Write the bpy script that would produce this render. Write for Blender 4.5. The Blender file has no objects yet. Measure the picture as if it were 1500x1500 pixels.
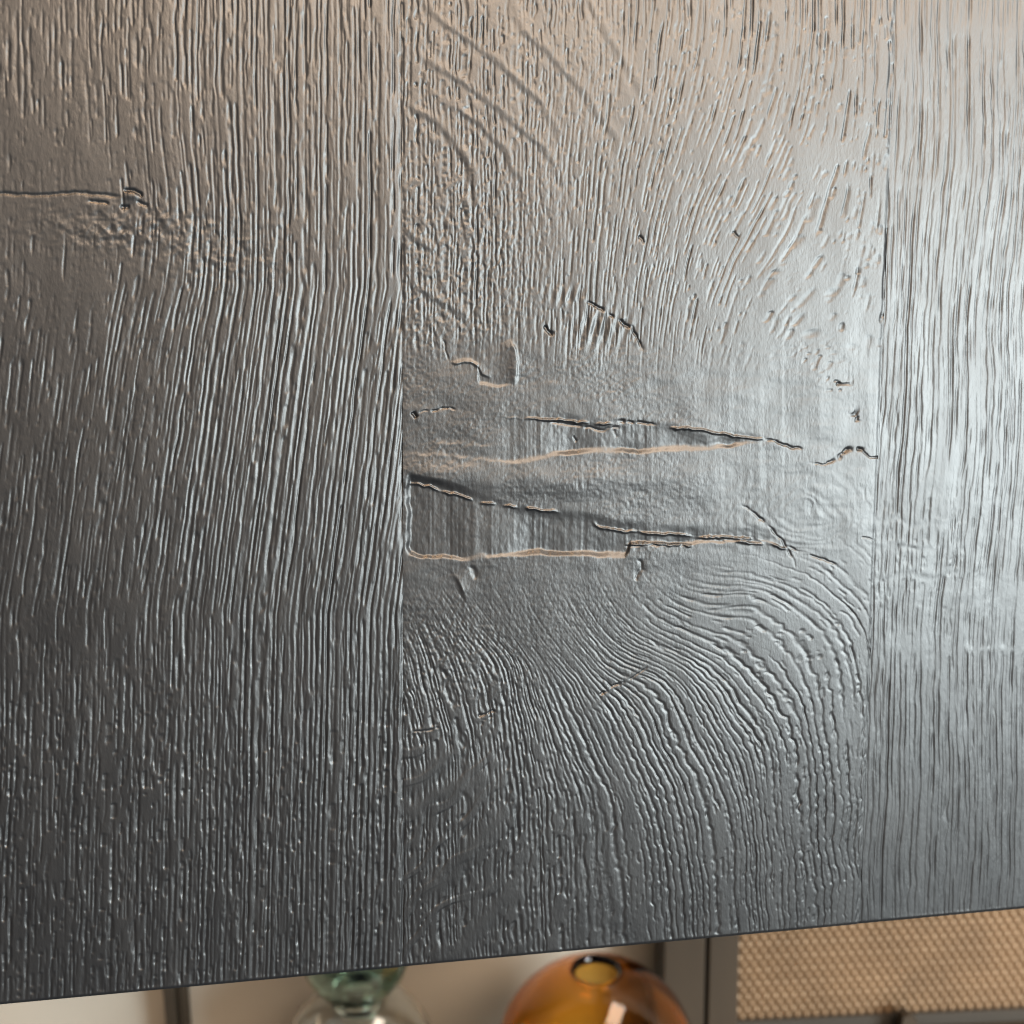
import bpy, math
import numpy as np
from mathutils import Matrix, Vector

# ------------------------------------------------------------------ camera geometry
# Traced coordinates are those of a 1500 x 1500 tracing sheet of the board face.
F = 1800.0
C0 = np.array([750.0, 750.0])
def nrm(v):
    v = np.asarray(v, float); return v / np.linalg.norm(v)
# camera frame: x right, y down, z forward
EYD = nrm([636 - 750, 17146 - 750, F])               # down along the planks
EX = np.array([9225 - 750, 611 - 750, F]); EX = nrm(EX - EYD * EX.dot(EYD))   # across the planks
EZ = np.cross(EX, EYD)                               # away from the viewer
if EZ[2] < 0: EZ = -EZ
PX = 0.13 / 700.0                                    # metres per traced unit
D0 = 0.334                                           # metres to the seam
O = np.array([(590 - 750) / F, (700 - 750) / F, 1.0]) * D0
GR = nrm([860 - 750, 9218 - 750, F])                 # gravity in the camera frame
WZ = -GR
WX = nrm(np.array([1.0, 0, 0]) - WZ * WZ[0])
WY = np.cross(WZ, WX)                                # horizontal, away from the viewer
R = np.stack([WX, WY, WZ])                           # world <- camera frame
CAMH = 1.35                                          # lens height over the floor (m)
CAMW = np.array([0.0, 0.0, CAMH])
def world(p): return Vector((R @ np.asarray(p, float) + CAMW).tolist())
def at(x, y, depth):
    return world(np.array([(x - 750) / F, (y - 750) / F, 1.0]) * depth)
def at_y(x, y, Y):                                   # the point seen at (x, y) on the vertical plane Y metres in front
    d = R @ np.array([(x - 750) / F, (y - 750) / F, 1.0]); return Vector((d * Y / d[1] + CAMW).tolist())
def panel_world(u, v, h):                            # board coords (m): right, down, towards viewer
    return world(O + EX * u + EYD * v - EZ * h)

sc = bpy.context.scene
col = sc.collection
cam_d = bpy.data.cameras.new('camera'); cam = bpy.data.objects.new('camera', cam_d); col.objects.link(cam)
cam_d.sensor_width = 36; cam_d.lens = 36 * F / 1500; cam_d.clip_start = 0.01; cam_d.clip_end = 50
Mc = Matrix.Identity(4)
cx, cy, cz = R @ np.array([1, 0, 0]), R @ np.array([0, -1, 0]), R @ np.array([0, 0, -1])
for i in range(3):
    Mc[i][0], Mc[i][1], Mc[i][2], Mc[i][3] = cx[i], cy[i], cz[i], CAMW[i]
cam.matrix_world = Mc
cam_d.dof.use_dof = True; cam_d.dof.focus_distance = 0.338; cam_d.dof.aperture_fstop = 15
sc.camera = cam

# ------------------------------------------------------------------ light
w = bpy.data.worlds.new('World'); sc.world = w; w.use_nodes = True
bg = w.node_tree.nodes['Background']; bg.inputs[0].default_value = (0.52, 0.53, 0.56, 1); bg.inputs[1].default_value = 0.16
vs = sc.view_settings; vs.view_transform = 'Standard'; vs.look = 'None'; vs.exposure = 0.0; vs.gamma = 1.0
sc.cycles.caustics_refractive = False; sc.cycles.caustics_reflective = False
sc.cycles.filter_width = 1.1
sc.cycles.max_bounces = 12; sc.cycles.transmission_bounces = 12

def pdir(right, down, front):                        # a direction in board axes -> camera frame
    return nrm(EX * right + EYD * down - EZ * front)
PC = O + EX * 160 * PX                               # a point in the middle of the board
def area(name, right, down, front, dist, sx, sy, power, colr, aim=PC, spread=180):
    d = bpy.data.lights.new(name, 'AREA'); d.shape = 'RECTANGLE'; d.size = sx; d.size_y = sy
    d.energy = power; d.color = colr; d.spread = math.radians(spread)
    o = bpy.data.objects.new(name, d); col.objects.link(o)
    p = world(aim + pdir(right, down, front) * dist); o.location = p
    o.rotation_euler = (world(aim) - p).to_track_quat('-Z', 'Y').to_euler()
    return o
area('window_light', 0.80, 0.0, 1.0, 2.2, 1.0, 0.95, 122, (0.88, 0.98, 1.0))
area('ceiling_light', 0.34, -0.56, 1.0, 2.2, 1.8, 0.55, 112, (1.0, 0.75, 0.54))
area('room_fill', -0.40, -0.34, 1.0, 2.4, 1.5, 0.9, 5.5, (1.0, 0.84, 0.70))  # added unseen warm fill from front left, lifts the left plank
area('spot_light', -0.10, -1.0, 0.55, 1.6, 0.16, 0.16, 27, (1.0, 0.62, 0.34))
area('shelf_fill', 0.25, -1.0, 0.25, 0.9, 0.45, 0.2, 5.0, (1.0, 0.88, 0.74), aim=np.array([0.05, 0.42, 0.72]))  # added unseen fill for the wall and vases, no fixture there

# ------------------------------------------------------------------ noise helpers
def h2(ix, iy, seed):
    n = (ix.astype(np.int64) * 374761393 + iy.astype(np.int64) * 668265263 + seed * 1442695041) & 0xffffffff
    n = ((n ^ (n >> 13)) * 1274126177) & 0xffffffff
    n = ((n ^ (n >> 16)) * 2246822519) & 0xffffffff
    return ((n ^ (n >> 15)) & 0xffffff).astype(np.float32) / 16777215.0
def sm(t): return t * t * (3 - 2 * t)
def noise(x, y, seed=0):
    ix = np.floor(x); iy = np.floor(y); fx = sm(x - ix); fy = sm(y - iy)
    a = h2(ix, iy, seed); b = h2(ix + 1, iy, seed); c = h2(ix, iy + 1, seed); d = h2(ix + 1, iy + 1, seed)
    return (a + (b - a) * fx) * (1 - fy) + (c + (d - c) * fx) * fy
def fbm(x, y, seed=0, n=3):
    s = 0; a = 0.5
    for i in range(n):
        s = s + a * (noise(x * 2 ** i, y * 2 ** i, seed + i * 17) - 0.5); a *= 0.5
    return s * 2
def noise1k(k, s, seed=0):                           # noise along s, its own for each line k
    i = np.floor(s); f = sm(s - i)
    a = h2(k, i, seed); b = h2(k, i + 1, seed)
    return a + (b - a) * f
def step(a, b, x): return sm(np.clip((x - a) / (b - a), 0, 1))
def gauss(x, y, cx, cy, rx, ry): return np.exp(-((x - cx) / rx) ** 2 - ((y - cy) / ry) ** 2)

def grooves(phi, s, seed, gap, length, thr, depth, width=0.27, wander=0.2, wl=45.0):
    """grain grooves along lines of constant phi; dashes of about `length` where noise > thr"""
    q = phi / gap
    q = q + 0.55 * (noise(q * 0.37, q * 0 + 3.1, seed + 5) - 0.5) * 2
    q = q + wander * 0.5 * fbm(s / wl, q * 0.35, seed + 11, 3)
    k = np.floor(q); t = q - k
    out = 0
    c = 0.5 + 0.26 * (h2(k, k * 0, seed + 1) - 0.5)
    c = c + wander * (noise1k(k, s / (wl * 0.55), seed + 2) - 0.5)
    wd = width * (0.65 + 0.7 * h2(k, k * 0, seed + 3))
    m = noise1k(k, s / length + 57 * h2(k, k * 0, seed + 6), seed + 4)
    m2 = noise1k(k, s / (length * 0.33) + 31 * h2(k, k * 0, seed + 7), seed + 8)
    m = 0.72 * m + 0.28 * m2
    on = step(thr - 0.09, thr + 0.13, m)
    dp = depth * (0.55 + 0.75 * h2(k, k * 0, seed + 9)) * (0.8 + 0.4 * m2)
    e = (t - c) / (wd * (0.4 + 0.6 * on))
    prof = np.exp(-np.abs(e) ** 2.4) * (1 - np.abs(2 * t - 1) ** 5)
    return -0.44 * dp * on * prof

def seg_dist(x, y, pts, reach):
    """distance to a polyline, side (+ below / right) and arc parameter; only near it"""
    pts = np.asarray(pts, float)
    d = np.full(x.shape, 1e6, np.float32); side = np.zeros(x.shape, np.float32); par = np.zeros(x.shape, np.float32)
    L = np.r_[0, np.cumsum(np.hypot(*np.diff(pts, axis=0).T))]
    x0, y0 = pts.min(0) - reach; x1, y1 = pts.max(0) + reach
    idx = np.nonzero((x > x0) & (x < x1) & (y > y0) & (y < y1))
    if len(idx[0]) == 0: return d, side, par
    X = x[idx]; Y = y[idx]; dd = d[idx]; ss = side[idx]; pp = par[idx]
    for i in range(len(pts) - 1):
        ax, ay = pts[i]; bx, by = pts[i + 1]; vx, vy = bx - ax, by - ay; l2 = vx * vx + vy * vy
        t = np.clip(((X - ax) * vx + (Y - ay) * vy) / l2, 0, 1)
        ex, ey = X - ax - t * vx, Y - ay - t * vy
        e = np.hypot(ex, ey); b = e < dd
        dd = np.where(b, e, dd); ss = np.where(b, np.sign(vx * (Y - ay) - vy * (X - ax)), ss)
        pp = np.where(b, (L[i] + t * math.sqrt(l2)) / L[-1], pp)
    d[idx] = dd; side[idx] = ss; par[idx] = pp
    return d, side, par
def taper(p, a=0.12): return np.clip(np.minimum(p, 1 - p) / a, 0, 1)
def near(x, y, pts, reach):
    p = np.asarray(pts, float); x0, y0 = p.min(0) - reach; x1, y1 = p.max(0) + reach
    return np.nonzero((x > x0) & (x < x1) & (y > y0) & (y < y1))
def trench(x, y, pts, width, depth, jit=1.0, seed=0, a=0.12, brk=0.0):
    out = np.zeros_like(x); idx = near(x, y, pts, width * 5 + 4 * jit)
    if len(idx[0]) == 0: return out
    x = x[idx]; y = y[idx]
    xj = x + jit * 2 * fbm(x / 9, y / 9, seed + 100, 2); yj = y + jit * 2 * fbm(x / 9, y / 9, seed + 200, 2)
    d, s, p = seg_dist(xj, yj, pts, width * 5)
    v = -depth * taper(p, a) * np.exp(-(d / width) ** 2)
    if brk: v = v * step(0.15, 0.55, noise(x / brk, y / (brk * 2), seed + 40))
    out[idx] = v
    return out
def scarp(x, y, pts, high, rise, fall, jit=1.0, seed=0, a=0.15):
    """a lip: the surface climbs to `high` at the line on its + side and dies away over `fall`"""
    out = np.zeros_like(x); idx = near(x, y, pts, fall * 3 + 4 * jit)
    if len(idx[0]) == 0: return out
    x = x[idx]; y = y[idx]
    xj = x + jit * 2 * fbm(x / 8, y / 8, seed + 300, 2); yj = y + jit * 2 * fbm(x / 8, y / 8, seed + 400, 2)
    d, s, p = seg_dist(xj, yj, pts, fall * 3)
    sd = d * s
    prof = np.where(sd > 0, np.exp(-(np.maximum(sd, 0) / fall)), np.exp(-(sd / rise) ** 2))
    out[idx] = high * taper(p, a) * np.where(d < 1e5, prof, 0)
    return out
def yline(x, pts):
    pts = np.asarray(pts, float); return np.interp(x, pts[:, 0], pts[:, 1]).astype(np.float32)

# ------------------------------------------------------------------ the grain of each plank
def common(x, y, seed):
    return 0.35 * fbm(x / 60, y / 140, seed, 3) * 2 + 0.10 * fbm(x / 3.2, y / 7, seed + 9, 2)

def left_height(x, y):
    bend = 16 * gauss(x, y, 240, 330, 110, 120) - 0.13 * np.clip(y - 420, 0, 480) - 0.02 * np.clip(y - 900, 0, 900)
    bend = bend + 7 * fbm(x / 150, y / 260, 3, 2) * (0.4 + 0.6 * step(250, 100, x))
    phi = x - bend
    smooth_zone = np.clip(gauss(x, y, 60, 250, 150, 70) + gauss(x, y, 110, 330, 150, 35) * 0.8 + 0.5 * gauss(x, y, 60, 430, 140, 60), 0, 1)
    right = step(150, 420, x)
    low = step(850, 1150, y)
    thr = 0.48 - 0.18 * right + 0.30 * smooth_zone - 0.06 * step(420, 520, y) + 0.06 * step(-80, 120, 200 - x)
    # patches in which the grain is shut
    thr = thr + 0.20 * (noise(x / 55, y / 38, 71) - 0.5)
    dp = (1.6 + 0.75 * right) * (1 - 0.15 * low)
    z = grooves(phi, y, 1, 10.0, 46, thr + 0.03, dp * 1.1, 0.22, 0.24, 55)
    z = z + grooves(phi + 3, y, 2, 7.0, 36, thr + 0.08 - 0.05 * low, 1.3 + 0.4 * low, 0.27, 0.28, 36)
    # pore dots that crowd the lower part
    z = z + grooves(phi, y, 3, 10.0, 18, 0.58 - 0.09 * low, 1.4 + 0.8 * low, 0.26, 0.25, 30) * (0.35 + 0.65 * low) * (1 - 0.6 * right * (1 - low))
    z = z + grooves(phi, y, 4, 13.5, 420, 0.42, 1.25 * right * (1 - 0.6 * low), 0.20, 0.20, 110)
    # pitted zone under the knot
    pit = gauss(x, y, 190, 335, 130, 32) + 0.6 * gauss(x, y, 330, 380, 90, 40)
    z = z + pit * 1.5 * (fbm(x / 9, y / 8, 15, 2))
    # ridges grow round near the seam
    ns = step(540, 592, x)
    z = z + 0.7 * ns * np.sin((phi - 592) / 7.5)
    z = z + trench(x, y, [(-30, 284), (8, 284), (60, 286), (110, 282), (150, 285), (178, 289)], 2.0, 1.4, 1.0, 5, 0.05)
    z = z + trench(x, y, [(130, 294), (150, 297), (160, 299)], 1.6, 2.0, 1.0, 6)
    z = z + trench(x, y, [(180, 279), (196, 279), (206, 285), (208, 290)], 2.2, 3.4, 0.6, 7)
    z = z + trench(x, y, [(176, 303), (190, 304)], 2.4, 3.0, 0.6, 8)
    z = z + trench(x, y, [(200, 295), (217, 302)], 2.0, 1.8, 0.6, 9)
    z = z + 2.0 * gauss(x, y, 193, 287, 12, 6)
    return z + common(x, y, 21)

LOW = {1262: [(1025, 827), (1087, 839), (1132, 849), (1167, 864), (1215, 899), (1239, 925), (1252, 960), (1259, 1000), (1265, 1067), (1260, 1150), (1256, 1260), (1252, 1400)],
 1228: [(1047, 869), (1108, 872), (1140, 888), (1175, 915), (1193, 933), (1207, 960), (1215, 992), (1221, 1040), (1225, 1080), (1232, 1133), (1236, 1187), (1240, 1280), (1240, 1400)],
 1186: [(1000, 905), (1049, 922), (1092, 940), (1129, 973), (1148, 1000), (1167, 1027), (1177, 1067), (1187, 1107), (1190, 1160), (1192, 1230), (1196, 1400)],
 1117: [(930, 925), (980, 952), (1012, 965), (1044, 992), (1063, 1011), (1081, 1045), (1103, 1072), (1118, 1107), (1126, 1165), (1131, 1227), (1135, 1320), (1137, 1420)],
 1040: [(953, 981), (980, 997), (1004, 1027), (1017, 1053), (1033, 1088), (1049, 1120), (1065, 1155), (1076, 1187), (1085, 1250), (1090, 1350), (1092, 1420)],
 990: [(880, 975), (935, 1013), (953, 1032), (967, 1053), (975, 1083), (988, 1107), (1007, 1141), (1015, 1173), (1028, 1250), (1035, 1370)],
 893: [(800, 950), (843, 999), (853, 1021), (872, 1053), (885, 1085), (907, 1130), (920, 1162), (933, 1197), (945, 1270), (955, 1380)],
 848: [(770, 945), (789, 970), (805, 1002), (816, 1021), (829, 1053), (843, 1082), (856, 1117), (875, 1157), (885, 1230), (893, 1370)],
 795: [(755, 960), (768, 999), (773, 1023), (784, 1053), (792, 1090), (800, 1122), (812, 1200), (820, 1380)],
 674: [(635, 950), (648, 994), (653, 1015), (672, 1090), (675, 1117), (676, 1183), (677, 1380)],
 590: [(560, 950), (575, 1000), (588, 1090), (590, 1180), (592, 1400)],
 1310: [(1120, 770), (1200, 815), (1270, 880), (1300, 950), (1312, 1060), (1306, 1200), (1300, 1400)]}
def low_phase(x, y):
    P = []; V = []
    for v, pts in LOW.items():
        for p in pts: P.append(p); V.append(v)
    P = np.array(P, float) / 300; V = np.array(V, float)
    def k(d2): return np.where(d2 > 0, 0.5 * d2 * np.log(d2 + 1e-12), 0)
    d2 = ((P[:, None] - P[None]) ** 2).sum(-1); n = len(P)
    A = np.zeros((n + 3, n + 3)); A[:n, :n] = k(d2) + np.eye(n) * 2e-3
    A[:n, n] = 1; A[:n, n + 1:] = P; A[n, :n] = 1; A[n + 1:, :n] = P.T
    wts = np.linalg.solve(A, np.r_[V, 0, 0, 0])
    gx = np.linspace(540, 1360, 206); gy = np.linspace(600, 1520, 231)
    GX, GY = np.meshgrid(gx / 300, gy / 300)
    G = wts[n] + wts[n + 1] * GX + wts[n + 2] * GY
    for i in range(n): G = G + wts[i] * k((GX - P[i, 0]) ** 2 + (GY - P[i, 1]) ** 2)
    fx = np.clip((x - 540) / 4.0, 0, 204.999); fy = np.clip((y - 600) / 4.0, 0, 229.999)
    ix = fx.astype(int); iy = fy.astype(int); fx = fx - ix; fy = fy - iy
    return (G[iy, ix] * (1 - fx) + G[iy, ix + 1] * fx) * (1 - fy) + (G[iy + 1, ix] * (1 - fx) + G[iy + 1, ix + 1] * fx) * fy

RAYS = [[(600, -20), (640, 28), (690, 62), (735, 98), (790, 150), (830, 215)],
        [(592, 69), (648, 104), (693, 133), (747, 176), (800, 221), (838, 300)],
        [(590, 144), (608, 163), (640, 181), (661, 203), (685, 240), (700, 290)],
        [(740, -20), (765, 45), (800, 77), (850, 130), (900, 205), (925, 270)],
        [(850, -20), (890, 55), (930, 120), (965, 190)],
        [(650, 150), (700, 180), (735, 215), (760, 270)],
        [(587, 333), (635, 371)], [(590, 410), (640, 440), (690, 470)]]
FLECK = [[(590, 1160), (630, 1130), (667, 1098)], [(592, 1197), (640, 1165), (700, 1145), (725, 1133)],
         [(600, 1315), (660, 1285), (700, 1235), (750, 1180)], [(640, 1420), (690, 1375), (735, 1316), (770, 1290)],
         [(598, 1073), (620, 1069), (645, 1066)], [(850, 1050), (905, 1005), (960, 968)], [(1090, 1190), (1150, 1150), (1180, 1110)],
         [(1110, 1290), (1150, 1250), (1195, 1190)]]

def mid_height(x, y):
    up = step(560, 470, y); dn = step(800, 905, y + 0.10 * (x - 900)); mid = np.clip(1 - up - dn, 0, 1)
    # --- upper grain: runs down and is drawn in towards the knot
    yy = np.clip(y, 0, 900) / 400; yy = yy / (1 + (yy / 1.1) ** 4) ** 0.25
    phi = x + 165 * np.exp(-((x - 1060) / 175) ** 2) * yy * yy + 5 * fbm(x / 90, y / 120, 31, 2)
    fine = step(960, 800, x + 0.25 * y) ; far = 1 - fine
    quiet = gauss(x, y, 1170, 480, 190, 110)
    ray = np.zeros_like(x); rstep = np.zeros_like(x)
    for i, r in enumerate(RAYS):
        d, s, p = seg_dist(x + 4 * fbm(x / 25, y / 25, 40 + i, 2), y, r, 30)
        ray = np.maximum(ray, taper(p, 0.2) * np.exp(-(d / 6.0) ** 2))
        rstep = rstep + taper(p, 0.2) * np.where(d < 1e5, 0.42 * np.exp(-((d * s + 5) / 6.0) ** 2) - 0.34 * np.exp(-((d * s - 5) / 6.0) ** 2), 0)
    z = 0.85 * up * far * grooves(phi, y, 51, 11.5, 34, 0.47 + 0.17 * quiet + 0.1 * (noise(x / 70, y / 60, 52) - 0.5), 2.3, 0.17, 0.22, 50)
    z = z + up * far * grooves(phi, y, 53, 7.5, 20, 0.60 + 0.12 * quiet, 1.5, 0.24, 0.3, 30)
    z = z + up * far * grooves(phi, y, 54, 10.0, 150, 0.42, 2.8 * step(190, -20, y + 0.12 * (1250 - x)), 0.19, 0.2, 70)
    fz = grooves(phi, y, 55, 6.4, 18, 0.40, 2.0, 0.30, 0.4, 22) + grooves(phi, y, 56, 9.5, 30, 0.52, 1.6, 0.24, 0.35, 26)
    z = z + up * fine * fz * (1 - 0.85 * ray) * (1 - 0.35 * step(400, 520, y))
    z = z + up * fine * 0.6 * fbm(x / 4, y / 6, 57, 2) * step(150, 400, y)
    z = z + up * rstep * (1 - 0.3 * far)
    # --- lower grain: tall arches
    pl = low_phase(x, y) + 4 * fbm(x / 60, y / 90, 61, 2)
    sl = y + 0.35 * x
    fl = np.zeros_like(x)
    for i, r in enumerate(FLECK):
        d, s, p = seg_dist(x + 5 * fbm(x / 20, y / 20, 80 + i, 2), y, r, 40)
        fl = np.maximum(fl, taper(p, 0.12) * np.exp(-(d / (12.0 if i < 4 else 4.0)) ** 2))
    wv = np.sin((0.9 * x + y) * 2 * np.pi / 62 + 9 * fbm(x / 110, y / 90, 115, 2))
    band = step(0.45, 0.85, wv) * step(800, 690, x + 0.15 * (1200 - y)) * step(1060, 1110, y) * step(0.25, 0.55, noise(x / 55 + 3, y / 38, 116))
    fb = np.maximum(fl, 0.8 * band)
    finel = step(900, 760, pl)
    top = step(1040, 900, y)
    arch = grooves(pl, sl, 62, 11.5, 200, 0.26 + 0.08 * top, 2.1 - 1.0 * top, 0.17, 0.28, 14)
    arch = arch * (0.65 + 0.7 * noise(pl / 6, sl / 7, 78)) + grooves(pl + 5, sl, 64, 7.0, 16, 0.64, 1.1, 0.26, 0.4, 18)
    fgl = grooves(pl, sl, 65, 6.2, 20, 0.38, 2.2, 0.30, 0.42, 20) + grooves(pl, sl, 66, 9.5, 45, 0.50, 1.8, 0.22, 0.34, 30)
    ful = step(0, 130, (x - 790) * 0.65 + (y - 930))
    z = z + dn * (1 - finel) * (1 - ful) * (0.42 * fbm(x / 4.0, y / 4.5, 79, 2) + 0.4 * arch)
    z = z + dn * ((1 - finel) * arch * ful * (1 - 0.8 * fl) + 0.35 * finel * band + 0.35 * finel * fl + finel * fgl * (1 - 0.92 * fb) * (1 - 0.75 * step(1020, 900, y)))
    z = z + dn * 0.7 * finel * fbm(x / 4, y / 5, 67, 2) * step(1100, 950, y)
    # --- the knot: dense wood, saw marks, broken recesses
    ring = np.hypot((x - 1185) / 1.25, y - 735) + 34 * fbm(x / 60, y / 45, 68, 3)
    z = z + (mid * 0.11 * np.sin(ring / 2.1) * gauss(x, y, 1170, 745, 130, 75))
    saw = 0.6 * (noise(x / 3.0, y / 260, 69) - 0.5) + 0.9 * (noise(x / 8, y / 200, 70) - 0.5)
    z = z + np.clip(mid + 0.3 * up * step(330, 520, y), 0, 1) * (0.16 * saw + 0.42 * fbm(x / 4.5, y / 4, 72, 2) * (0.15 + noise(x / 50, y / 30, 73)) * (1 - 0.75 * step(930, 1120, x)))
    z = z + mid * 0.9 * fbm(x / 60, y / 24, 74, 3)
    xj = x + 5 * fbm(x / 16, y / 16, 75, 2); yj = y + 4.5 * fbm(x / 22, y / 40, 76, 3)
    def recess(top_pts, bot_pts, x0, x1, depth, wt, wb, xs=6.0, var=((0, 1), (1500, 1))):
        yt = yline(xj, top_pts); yb = yline(xj, bot_pts)
        m = step(-wt * 0.8, wt * 0.2, yj - yt) * step(0, wb * (0.55 + 1.1 * noise(x / 26, y / 300, 79)), yb - yj) * step(x0, x0 + xs, xj) * step(x1, x1 - 40, xj)
        dn_ = np.clip((yj - yt) / np.maximum(yb - yt, 8), 0, 1)
        return m, -depth * m * (0.40 + 0.60 * dn_) * (0.6 + 0.8 * noise(x / 40, y / 120, 77)) * yline(x, var)
    mA, rA = recess([(590, 703), (625, 708), (680, 724), (708, 736), (760, 752), (866, 764), (900, 773), (1000, 782), (1100, 786), (1160, 802)],
                    [(590, 815), (640, 820), (680, 822), (765, 815), (860, 817), (918, 819), (926, 801), (1000, 800), (1060, 797), (1160, 802)],
                    593, 1170, 5.0, 17.0, 8.0, 11.0, ((590, 1.1), (660, 1.0), (690, 0.3), (745, 0.35), (775, 1.0), (915, 1.0), (930, 0.7), (1170, 0.5)))
    mB, rB = recess([(640, 606), (740, 608), (800, 612), (850, 622), (890, 628), (940, 624), (990, 632), (1030, 645), (1060, 640), (1130, 648)],
                    [(640, 690), (740, 682), (822, 669), (900, 665), (1000, 663), (1040, 660), (1085, 652), (1140, 650)],
                    690, 1140, 3.8, 16.0, 9.0, 120, ((690, 0.15), (800, 0.3), (835, 1.0), (1060, 1.0), (1140, 0.8)))
    mC, rC = recess([(650, 505), (700, 506), (760, 500)], [(650, 532), (690, 532), (700, 540), (704, 565), (760, 569)], 655, 765, 1.4, 34, 6.0, 18)
    fl_ = np.clip(mA + mB + 0.6 * mC, 0, 1)
    z = z * (1 - 0.75 * fl_) + (rA + rB + rC)
    z = z + fl_ * (0.45 * saw + 0.35 * fbm(x / 6, y / 9, 114, 2))
    # swelling of the wood between the recesses, lips and splits
    z = z + 2.6 * gauss(x, y, 760, 705, 210, 20) * (1 - fl_) + 1.8 * gauss(x, y, 640, 690, 90, 16) * (1 - fl_)
    z = z + scarp(x, y, [(594, 668), (650, 668), (730, 678), (800, 679)], 0.6, 4.0, 18, 1.5, 4)
    z = z + scarp(x, y, [(630, 650), (680, 652), (725, 657)], 0.6, 3.5, 12, 1.5, 5)
    z = z + scarp(x, y, [(720, 553), (707, 548), (701, 537), (692, 531), (680, 530), (668, 533), (659, 529)], 1.4, 1.4, 10, 0.4, 6)
    z = z + scarp(x, y, [(752, 566), (757, 530), (753, 512), (746, 497)][::-1], 1.6, 3.0, 16, 1.0, 7)
    cr = [([(612, 604), (640, 600), (648, 598), (660, 599), (668, 598)], 1.3, 2.4), ([(604, 604), (609, 611)], 3.0, 5.0),
          ([(800, 616), (850, 624), (885, 630), (915, 623)], 2.2, 1.6), ([(905, 617), (930, 617), (965, 622)], 1.6, 2.4),
          ([(1110, 640), (1140, 648), (1160, 655), (1177, 659)], 1.8, 2.4), ([(1180, 677), (1205, 681), (1215, 677)], 1.2, 1.8),
          ([(1210, 678), (1225, 672), (1240, 660), (1255, 657), (1266, 660)], 2.6, 4.2), ([(1262, 658), (1275, 671), (1292, 671)], 1.3, 2.2),
          ([(1085, 738), (1100, 748), (1120, 765), (1145, 792), (1155, 805), (1166, 832)], 1.8, 1.7), ([(1150, 800), (1180, 810), (1230, 828)], 1.4, 1.6),
          ([(1250, 782), (1290, 795)], 1.2, 1.4), ([(848, 437), (880, 452), (905, 468), (925, 480), (935, 495), (941, 513)], 1.9, 3.2),
          ([(797, 477), (809, 491)], 2.2, 3.4), ([(878, 1017), (892, 1008), (917, 998)], 2.0, 3.2), ([(917, 998), (940, 982), (962, 968)], 1.3, 1.4),
          ([(700, 1051), (715, 1045), (730, 1041)], 1.8, 2.6), ([(706, 1055), (722, 1050)], 1.5, 1.4), ([(596, 1074), (645, 1066)], 1.5, 1.4),
          ([(915, 800), (960, 798), (1010, 799)], 1.2, 1.6), ([(900, 630), (905, 642)], 2.0, 2.2), ([(840, 640), (846, 648)], 1.6, 1.6),
          ([(690, 822), (694, 838), (703, 860)], 6.0, 1.6), ([(938, 818), (940, 835), (930, 850)], 4.0, 1.6), ([(650, 498), (657, 530)], 1.6, 1.2),
          ([(1075, 340), (1082, 349)], 2.0, 2.0), ([(936, 345), (946, 356)], 2.6, 2.6)]
    for i, (p, wd, dp) in enumerate(cr): z = z + trench(x, y, p, wd * 0.85, dp * 0.85, 1.8, 500 + i, 0.12, 7)
    pz = np.clip(gauss(x, y, 1226, 562, 15, 8) + 0.8 * gauss(x, y, 1254, 610, 6, 9) + 0.25 * gauss(x, y, 1195, 525, 34, 22), 0, 1)
    z = z - 2.8 * pz * step(0.55, 0.85, noise(x / 6.5 + y / 14, y / 4.5, 113))
    z = z + scarp(x, y, [(684, 884), (680, 866), (672, 850), (662, 836)], 1.8, 3.4, 10, 0.8, 8, 0.4)
    for i, p in enumerate([[(596, 706), (625, 712), (650, 720), (680, 728), (708, 737), (760, 744), (820, 750)], [(866, 760), (872, 771), (900, 777), (955, 781), (1020, 787), (1080, 788), (1105, 789), (1150, 804), (1180, 813)],
                           [(733, 611), (800, 614), (884, 621), (930, 624)], [(980, 626), (1020, 629), (1055, 635), (1090, 640), (1120, 644)], [(918, 797), (960, 796), (1015, 799)], [(1060, 793), (1090, 794), (1120, 798)]]):
        z = z - trench(x, y, p, 1.5, 2.9, 1.6, 600 + i, 0.08, 17)
    # cross-marks beside the upper split
    z = z + 1.3 * gauss(x, y, 880, 480, 42, 22) * np.sin((x + 0.25 * y) / 2.4)
    z = z + 1.2 * gauss(x, y, 828, 432, 26, 12) * np.sin((x + 0.2 * y) / 2.2)
    # worn left wall where the recess meets the seam
    return z + common(x, y, 91)

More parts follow.
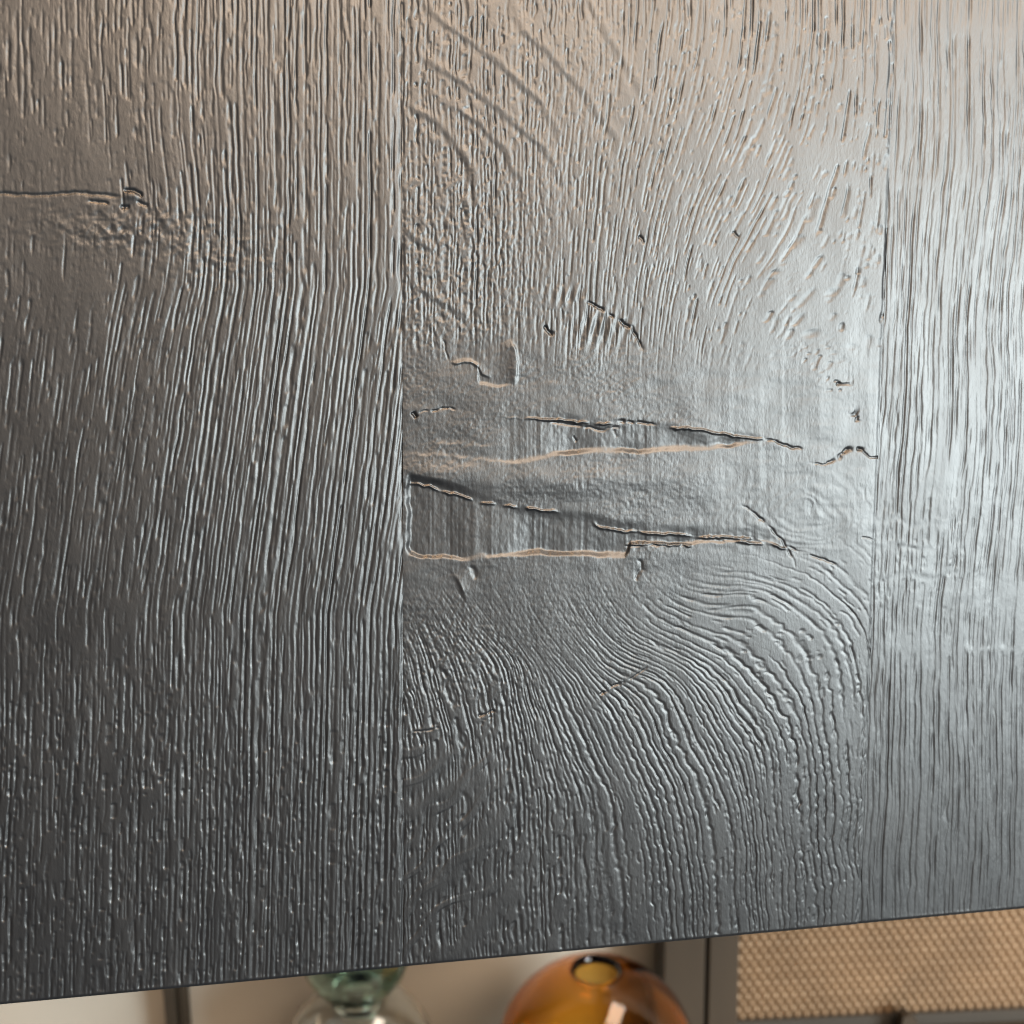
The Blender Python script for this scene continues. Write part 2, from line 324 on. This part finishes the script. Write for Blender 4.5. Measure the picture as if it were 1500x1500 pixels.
def right_height(x, y):
    bend = -0.045 * y + 12 * fbm(x / 180, y / 230, 101, 2) - 16 * gauss(x, y, 1400, 900, 200, 240)
    phi = x - bend + 2.5 * fbm(x / 30, y / 70, 110, 2)
    smooth = np.zeros_like(x)
    for cx_, cy_, rx, ry in [(1325, 766, 45, 6), (1330, 801, 60, 6), (1330, 841, 70, 9), (1440, 880, 60, 26), (1420, 45, 45, 14), (1475, 45, 40, 28),
                             (1455, 955, 70, 7), (1380, 695, 26, 60), (1490, 870, 40, 14), (1330, 945, 40, 16), (1345, 270, 30, 10)]:
        smooth = np.maximum(smooth, gauss(x + 10 * fbm(x / 14, y / 40, 102, 2), y + 14 * fbm(x / 18, y / 60, 103, 2), cx_, cy_, rx, ry))
    thr = 0.22 + 0.22 * smooth + 0.16 * (noise(x / 40, y / 90, 104) - 0.5)
    sft = 1 - 0.45 * smooth
    z = grooves(phi, y, 105, 10.0, 200, thr + 0.06, 1.15, 0.17, 0.24, 40) * sft * (0.6 + 0.8 * noise(phi / 8, y / 16, 112))
    z = z + grooves(phi + 6, y, 106, 6.5, 90, thr + 0.22, 1.2, 0.25, 0.24, 50) * sft
    z = z + grooves(phi, y, 107, 12.0, 20, 0.52, 1.4, 0.25, 0.2, 30) * gauss(x, y, 1340, 800, 120, 110)
    z = z + 0.5 * smooth * np.sin(y / 6.5 + 3 * fbm(x / 20, y / 30, 109, 2)) * gauss(x, y, 1340, 800, 110, 90)
    z = z + 1.5 * fbm(x / 90, y / 200, 108, 2)
    return z + common(x, y, 111)

# ------------------------------------------------------------------ materials
def mat(name, base, rough=0.5, metallic=0.0, spec=0.5):
    m = bpy.data.materials.new(name); m.use_nodes = True
    b = m.node_tree.nodes['Principled BSDF']
    b.inputs['Base Color'].default_value = (*base, 1); b.inputs['Roughness'].default_value = rough
    b.inputs['Metallic'].default_value = metallic; b.inputs['Specular IOR Level'].default_value = spec
    return m, m.node_tree.nodes, m.node_tree.links, b
def tex_noise(n, l, scale, detail=3, stretch=None, rough=0.55):
    tc = n.new('ShaderNodeTexCoord'); mp = n.new('ShaderNodeMapping'); t = n.new('ShaderNodeTexNoise')
    l.new(tc.outputs['Object'], mp.inputs[0]); l.new(mp.outputs[0], t.inputs['Vector'])
    if stretch: mp.inputs['Scale'].default_value = stretch
    t.inputs['Scale'].default_value = scale; t.inputs['Detail'].default_value = detail; t.inputs['Roughness'].default_value = rough
    return t
def ramp(n, l, fac, a, b, p0=0.3, p1=0.7):
    r = n.new('ShaderNodeValToRGB'); l.new(fac, r.inputs[0])
    r.color_ramp.elements[0].position = p0; r.color_ramp.elements[1].position = p1
    r.color_ramp.elements[0].color = (*a, 1); r.color_ramp.elements[1].color = (*b, 1)
    return r.outputs[0]
def bump(n, l, fac, bsdf, strength, dist):
    b = n.new('ShaderNodeBump'); b.inputs['Strength'].default_value = strength; b.inputs['Distance'].default_value = dist
    l.new(fac, b.inputs['Height']); l.new(b.outputs[0], bsdf.inputs['Normal'])

def paint_material(name):
    m, n, l, b = mat(name, (0.030, 0.030, 0.031), 0.40)
    t = tex_noise(n, l, 60, 4, (1, 0.25, 1))
    l.new(ramp(n, l, t.outputs[0], (0.0052, 0.006, 0.0073), (0.0085, 0.0094, 0.0108)), b.inputs['Base Color'])
    t2 = tex_noise(n, l, 140, 4, (1, 0.3, 1))
    l.new(ramp(n, l, t2.outputs[0], (0.36,) * 3, (0.43,) * 3), b.inputs['Roughness'])
    t3 = tex_noise(n, l, 1800, 3, (1, 0.35, 1))
    bump(n, l, t3.outputs[0], b, 0.35, 0.00012)
    return m
M_PAINT = paint_material('charcoal_stained_oak')

# ------------------------------------------------------------------ the panel
def tag(o, label=None, cat=None, group=None, kind=None):
    if label: o['label'] = label
    if cat: o['category'] = cat
    if group: o['group'] = group
    if kind: o['kind'] = kind
    return o
def link(name, me, m, parent=None):
    o = bpy.data.objects.new(name, me); col.objects.link(o)
    if m: me.materials.append(m)
    if parent: o.parent = parent
    return o
def mesh_np(name, V, Q, smooth=True):
    me = bpy.data.meshes.new(name)
    V = np.ascontiguousarray(V, np.float32); Q = np.ascontiguousarray(Q, np.int32)
    me.vertices.add(len(V)); me.vertices.foreach_set('co', V.ravel())
    me.loops.add(Q.size); me.loops.foreach_set('vertex_index', Q.ravel())
    me.polygons.add(len(Q)); me.polygons.foreach_set('loop_start', np.arange(0, Q.size, Q.shape[1], dtype=np.int32))
    me.polygons.foreach_set('use_smooth', np.full(len(Q), smooth))
    me.update(calc_edges=True); me.validate()
    return me

def to_trace(u, v):                                   # board metres -> tracing sheet
    p = O[:, None, None] + EX[:, None, None] * u + EYD[:, None, None] * v
    return F * p[0] / p[2] + 750, F * p[1] / p[2] + 750
def from_trace(x, y):
    d = np.array([(x - 750) / F, (y - 750) / F, 1.0]); t = O.dot(EZ) / d.dot(EZ); q = d * t - O
    return q.dot(EX), q.dot(EYD)
panel = bpy.data.objects.new('oak_panel', None); col.objects.link(panel)
Mp = Matrix.Identity(4)
ax, ay, az = R @ EX, R @ -EYD, R @ -EZ
ow = panel_world(0, 0, 0)
for i in range(3): Mp[i][0], Mp[i][1], Mp[i][2], Mp[i][3] = ax[i], ay[i], az[i], ow[i]
panel.matrix_world = Mp
tag(panel, 'charcoal stained oak panel with deep brushed grain and a broken knot in its middle plank', 'wood panel')
THICK = 0.020
U_L = from_trace(590, 700)[0]; U_R = from_trace(1286, 700)[0]
V_BOT = from_trace(592, 1417)[1]
V_TOP = from_trace(590, 0)[1]
def axis(lo_f, hi_f, lo, hi, step_):
    n = int(round((hi_f - lo_f) / step_)); a = list(np.linspace(lo_f, hi_f, n + 1)); s = step_
    while a[0] > lo + 1e-6: s *= 1.6; a.insert(0, max(lo, a[0] - s))
    s = step_
    while a[-1] < hi - 1e-6: s *= 1.6; a.append(min(hi, a[-1] + s))
    return np.array(a)
def plank(u0, u1, height, SU, SV, drop0, drop1, edge0, edge1, base):
    uf0 = max(u0, min(from_trace(0, 1400)[0], from_trace(0, 0)[0]) - 0.002); uf1 = min(u1, max(from_trace(1500, 1340)[0], from_trace(1500, 0)[0]) + 0.002)
    us = axis(uf0, uf1, u0, u1, SU); vs_ = axis(V_TOP - 0.004, V_BOT, V_TOP - 0.16, V_BOT, SV)
    U, V = np.meshgrid(us, vs_)
    x, y = to_trace(U, V)
    z = height(x.astype(np.float32), y.astype(np.float32)).astype(np.float64) * PX * np.clip((V_BOT - V) / (9 * PX), 0.12, 1)
    z = z + base
    # arrises: rounded long edges and a crisp eased lower edge
    e = 1.0 * PX
    for d, dr, ed in ((U - u0, drop0, edge0), (u1 - U, drop1, edge1)):
        z = z - dr * PX * np.exp(-(d / (ed * PX)) ** 2)
    z = z - 3.2 * PX * np.exp(-((V_BOT - V) / (2.6 * PX)) ** 2)
    nv, nu = U.shape
    P = np.stack([U, -V, z], -1).reshape(-1, 3)
    idx = np.arange(nv * nu).reshape(nv, nu)
    Q = np.stack([idx[1:, :-1], idx[1:, 1:], idx[:-1, 1:], idx[:-1, :-1]], -1).reshape(-1, 4)
    # skirt round the face and a back
    ring = np.r_[idx[0, :], idx[1:, -1], idx[-1, -2::-1], idx[-2:0:-1, 0]]
    B = P[ring].copy(); B[:, 2] = -THICK
    S = P[ring].copy()
    o1 = len(P); o2 = o1 + len(ring); k = np.arange(len(ring)); k2 = (k + 1) % len(ring)
    Pall = np.r_[P, S, B]
    Q2 = np.stack([o1 + k, o1 + k2, o2 + k2, o2 + k], -1)
    me = mesh_np('plank', Pall, np.r_[Q, Q2[:, ::-1]])
    n = len(me.polygons); sm_ = np.ones(n, bool); sm_[len(Q):] = False
    me.polygons.foreach_set('use_smooth', sm_)
    return link('plank', me, M_PAINT, panel)
GAP = 0.15 * PX
plank(U_L - 0.19, U_L - GAP, left_height, 1.15 * PX, 1.5 * PX, 0, 1.6, 4, 4.5, 1.4 * PX)
plank(U_L + GAP, U_R - GAP, mid_height, 1.2 * PX, 1.25 * PX, 0.2, 1.5, 2.5, 4.5, 0.0)
plank(U_R + GAP, U_R + 0.13, right_height, 1.15 * PX, 1.6 * PX, 0.1, 0, 3.0, 4, -1.2 * PX)
# core board behind the planks
def box(name, lo, hi, m, parent=None, bev=0.0):
    import bmesh
    bm = bmesh.new(); bmesh.ops.create_cube(bm, size=1)
    for v in bm.verts:
        v.co = Vector([lo[i] + (v.co[i] + 0.5) * (hi[i] - lo[i]) for i in range(3)])
    if bev: bmesh.ops.bevel(bm, geom=bm.edges[:], offset=bev, segments=2, affect='EDGES', profile=0.5)
    me = bpy.data.meshes.new(name); bm.to_mesh(me); bm.free()
    return link(name, me, m, parent)
box('backing', (U_L - 0.188, -V_BOT + 0.002, -THICK - 0.006), (U_R + 0.128, -V_TOP + 0.158, -THICK - 0.0005), M_PAINT, panel)

# ------------------------------------------------------------------ things behind the panel
def lathe(name, prof, m, parent=None, n=96, smooth=True):
    prof = np.asarray(prof, float); a = np.linspace(0, 2 * np.pi, n, endpoint=False)
    V = np.stack([prof[:, 0, None] * np.cos(a), prof[:, 0, None] * np.sin(a), np.repeat(prof[:, 1, None], n, 1)], -1).reshape(-1, 3)
    i = np.arange(len(prof) - 1)[:, None] * n; j = np.arange(n)[None]; j2 = (j + 1) % n
    Q = np.stack([i + j, i + j2, i + n + j2, i + n + j], -1).reshape(-1, 4)
    r0, z0, r1, z1 = prof[:-1, 0], prof[:-1, 1], prof[1:, 0], prof[1:, 1]
    if np.sum((r0 * r0 + r0 * r1 + r1 * r1) * (z1 - z0)) < 0: Q = Q[:, ::-1]   # faces look outwards
    return link(name, mesh_np(name, V, Q, smooth), m, parent)
def glass(name, colr, ior=1.47, rough=0.01, dens=0.0):
    m, n, l, b = mat(name, (1, 1, 1), rough)
    b.inputs['Transmission Weight'].default_value = 1; b.inputs['IOR'].default_value = ior
    if dens:
        va = n.new('ShaderNodeVolumeAbsorption'); va.inputs['Color'].default_value = (*colr, 1); va.inputs['Density'].default_value = dens
        l.new(va.outputs[0], n['Material Output'].inputs['Volume'])
    else: b.inputs['Base Color'].default_value = (*colr, 1)
    return m
def empty(name, loc):
    o = bpy.data.objects.new(name, None); col.objects.link(o); o.location = loc; return o

DV = 0.77
amber_c = at(873, 1543, DV); AR = 148 * DV / F * 1.0
SHELF_Z = amber_c.z - AR * 0.985
# bronze, wall, shelf
M_BRONZE, n, l, b = mat('bronze_metal', (0.06, 0.05, 0.037), 0.55, 0.0, 0.3)
t = tex_noise(n, l, 40, 3, (1, 1, 0.1)); l.new(ramp(n, l, t.outputs[0], (0.016, 0.012, 0.008), (0.024, 0.018, 0.012)), b.inputs['Base Color'])
M_DARK, _, _, _ = mat('dark_joint_and_shadow', (0.02, 0.017, 0.013), 0.6)
M_WALL, n, l, b = mat('beige_wall', (0.50, 0.45, 0.38), 0.85)
t = tex_noise(n, l, 6, 4); l.new(ramp(n, l, t.outputs[0], (0.27, 0.253, 0.222), (0.31, 0.29, 0.255)), b.inputs['Base Color'])
t = tex_noise(n, l, 220, 3); bump(n, l, t.outputs[0], b, 0.15, 0.001)
M_SHELF, n, l, b = mat('pale_shelf', (0.55, 0.50, 0.43), 0.5)
t = tex_noise(n, l, 14, 4); l.new(ramp(n, l, t.outputs[0], (0.50, 0.45, 0.38), (0.58, 0.53, 0.46)), b.inputs['Base Color'])
wy = 0.80
o = box('wall', (-1.6, wy, 0.0), (1.6, wy + 0.05, 2.6), M_WALL); tag(o, 'plain beige wall behind the glass vases', 'wall', kind='structure')
o = box('shelf', (-1.2, wy - 0.24, SHELF_Z - 0.03), (0.95, wy - 0.001, SHELF_Z), M_SHELF, bev=0.002); tag(o, 'pale shelf board that the glass vases stand on', 'shelf', kind='structure')

# amber globe
M_AMBER = glass('amber_glass', (0.905, 0.67, 0.0), dens=380, ior=1.36)
av = empty('amber_vase', (amber_c.x, amber_c.y, SHELF_Z))
tag(av, 'round amber glass globe vase with a small opening on top', 'vase')
def globe(R0, wall, open_r, foot_r):
    a0 = math.asin(open_r / R0); a1 = math.pi - math.asin(foot_r / R0)
    out = [(R0 * math.sin(a), R0 * math.cos(a)) for a in np.linspace(a0 + 0.06, a1, 60)]
    Ri = R0 - wall; b0 = math.asin(open_r / Ri)
    inn = [(Ri * math.sin(a), Ri * math.cos(a)) for a in np.linspace(b0 + 0.04, math.pi - 0.0005, 60)]
    zt = R0 * math.cos(a0); zm = (zt + Ri * math.cos(b0)) / 2
    lip = [(open_r - 0.001, zm - wall * 0.45), (open_r - 0.0022, zm), (open_r - 0.001, zm + wall * 0.5), (open_r + 0.0015, zm + wall * 0.62)]
    foot = [(foot_r * k, -R0 * math.cos(math.asin(foot_r / R0)) + 0.001 * (k < 0.9)) for k in (0.85, 0.5, 0.0005)]
    return inn[::-1] + lip + out + foot
pr = globe(AR, 0.0045, 0.0150, 0.025)
zmin = min(p[1] for p in pr)
lathe('globe', [(r, z - zmin) for r, z in pr], M_AMBER, av)

# stacked clear and green vase
M_GREEN = glass('green_glass', (0.30, 0.52, 0.42), dens=330); M_CLEAR = glass('clear_glass', (0.88, 0.89, 0.86))
DS = 0.80
nk = at(524, 1470, DS); k_ = DS / F
sv = empty('stacked_vase', (nk.x, nk.y, SHELF_Z))
tag(sv, 'clear glass bulb vase with a green glass globe stacked above its narrow neck', 'vase')
hn = nk.z - SHELF_Z
BR = 112 * k_; GRr = 78 * k_; NR = 33 * k_
def bulb():
    zc = hn - 0.006 - BR * math.cos(math.asin(NR / BR)) 
    zc = max(zc, BR * 0.8)
    outp = [(BR * math.sin(a), zc + BR * math.cos(a)) for a in np.linspace(math.asin(NR / BR), math.acos(-min(zc / BR, 0.98)), 50)]
    inp = [((BR - .003) * math.sin(a), zc + (BR - .003) * math.cos(a)) for a in np.linspace(math.asin((NR - .002) / (BR - .003)), math.pi * 0.97 if zc >= BR else math.acos(-(zc - .004) / (BR - .003)), 50)]
    z0 = outp[-1][1]
    return inp[::-1] + outp + [(0.001, z0)], outp[0][1]
bp, ztop = bulb()
lathe('bulb', bp, M_CLEAR, sv)
lathe('neck', [(NR * 0.80, ztop - .004), (NR * 0.84, ztop + .004), (NR * .84, hn + .008), (NR * 1.02, hn + .008), (NR * .98, hn + .004), (NR * 1.12, hn + .001), (NR * 0.98, hn - .003), (NR * 1.10, ztop + .002), (NR * 0.98, ztop - .004), (NR * 0.80, ztop - .004)], M_CLEAR, sv)
zc = hn + .006 + GRr * math.cos(math.asin(NR * .95 / GRr))
gp = [(GRr * math.sin(a), zc + GRr * math.cos(a)) for a in np.linspace(math.pi - math.asin(NR * .95 / GRr), 0.35, 50)]
gi = [((GRr - .003) * math.sin(a), zc + (GRr - .003) * math.cos(a)) for a in np.linspace(0.36, math.pi - 0.0005, 50)]
rim = [((GRr - .0015) * math.sin(.33), zc + (GRr - .0015) * math.cos(.33))]
lathe('globe', [(1e-5, gp[0][1])] + gp + rim + gi, M_GREEN, sv)

# bronze shelf post
pp = at_y(258, 1475, 0.78)
po = empty('shelf_post', (pp.x, pp.y, 0)); tag(po, 'slim bronze upright post standing behind the left plank', 'post')
hw = 12.5 * 0.97 / F
box('shaft', (-hw, -0.006, 0), (hw * 0.15, 0.012, 2.4), M_BRONZE, po, 0.0008)
box('side_strip', (hw * 0.25, 0.0, 0), (hw, 0.012, 2.4), M_BRONZE, po, 0.0008)
box('joint_and_shadow', (hw * 0.14, 0.004, 0), (hw * 0.26, 0.011, 2.4), M_DARK, po)

# cabinet: bronze stile and embossed metal sheet
kc = 0.93 / F
c0 = at_y(1077, 1430, 0.765)
cab = empty('cabinet', (c0.x, c0.y, 0)); tag(cab, 'bronze framed cabinet with an embossed copper coloured front sheet', 'cabinet')
cab.rotation_euler = (0, 0, math.radians(3))
box('stile', (-101 * kc, -0.012, 0), (-46 * kc, 0.02, 2.2), M_BRONZE, cab, 0.001)
box('door_stile', (-40 * kc, -0.010, 0), (0.0, 0.02, 2.2), M_BRONZE, cab, 0.001)
box('joint_and_shadow', (-47 * kc, 0.004, 0), (-39 * kc, 0.019, 2.2), M_DARK, cab)
M_COPPER, n, l, b = mat('copper_sheet', (0.46, 0.30, 0.17), 0.42, 0.55)
t = tex_noise(n, l, 22, 4); l.new(ramp(n, l, t.outputs[0], (0.095, 0.061, 0.034), (0.145, 0.094, 0.053)), b.inputs['Base Color'])
zb = at_y(1400, 1488, 0.765).z
pit = 12.6 * kc
def embossed(w_, z0, z1):
    st = pit / 5.0
    xs = np.arange(0, w_, st); zs = np.arange(z0, z1, st)
    X, Z = np.meshgrid(xs, zs)
    a = (X / pit + Z / (pit * 1.55)); c = (X / pit - Z / (pit * 1.55))
    tri = lambda q: 1 - np.abs(((q % 1) - 0.5) * 2)
    H = np.minimum(tri(a), tri(c)); H = np.clip(H * 1.25 - 0.15, 0, 1)
    Y = 0.004 - H * pit * 0.44
    idx = np.arange(X.size).reshape(X.shape)
    Q = np.stack([idx[:-1, :-1], idx[:-1, 1:], idx[1:, 1:], idx[1:, :-1]], -1).reshape(-1, 4)
    return mesh_np('embossed_sheet', np.stack([X, Y, Z], -1).reshape(-1, 3), Q, True)
tag(link('embossed_sheet', embossed(0.40, zb - 0.004, zb + 0.34), M_COPPER, cab), 'copper coloured sheet of small raised points', kind='stuff')
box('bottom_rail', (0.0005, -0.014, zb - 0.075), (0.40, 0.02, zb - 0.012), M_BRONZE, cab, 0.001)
box('joint_and_shadow', (0.0005, 0.0, zb - 0.013), (0.40, 0.02, zb - 0.003), M_DARK, cab)  # dark strip standing in for the shadow at the sheet's foot
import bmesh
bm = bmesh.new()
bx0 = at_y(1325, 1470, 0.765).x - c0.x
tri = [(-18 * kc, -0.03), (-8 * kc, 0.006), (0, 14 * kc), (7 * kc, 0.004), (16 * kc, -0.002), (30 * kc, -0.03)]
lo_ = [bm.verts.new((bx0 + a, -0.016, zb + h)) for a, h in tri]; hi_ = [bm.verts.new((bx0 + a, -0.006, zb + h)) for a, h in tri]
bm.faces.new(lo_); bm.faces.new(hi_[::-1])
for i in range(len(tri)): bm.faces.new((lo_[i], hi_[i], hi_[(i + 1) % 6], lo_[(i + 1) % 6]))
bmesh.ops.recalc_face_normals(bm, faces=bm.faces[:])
me = bpy.data.meshes.new('shadow_peak'); bm.to_mesh(me); bm.free()
link('shadow_peak', me, M_BRONZE, cab)  # added dark piece, shaped like the pointed shadow on the sheet
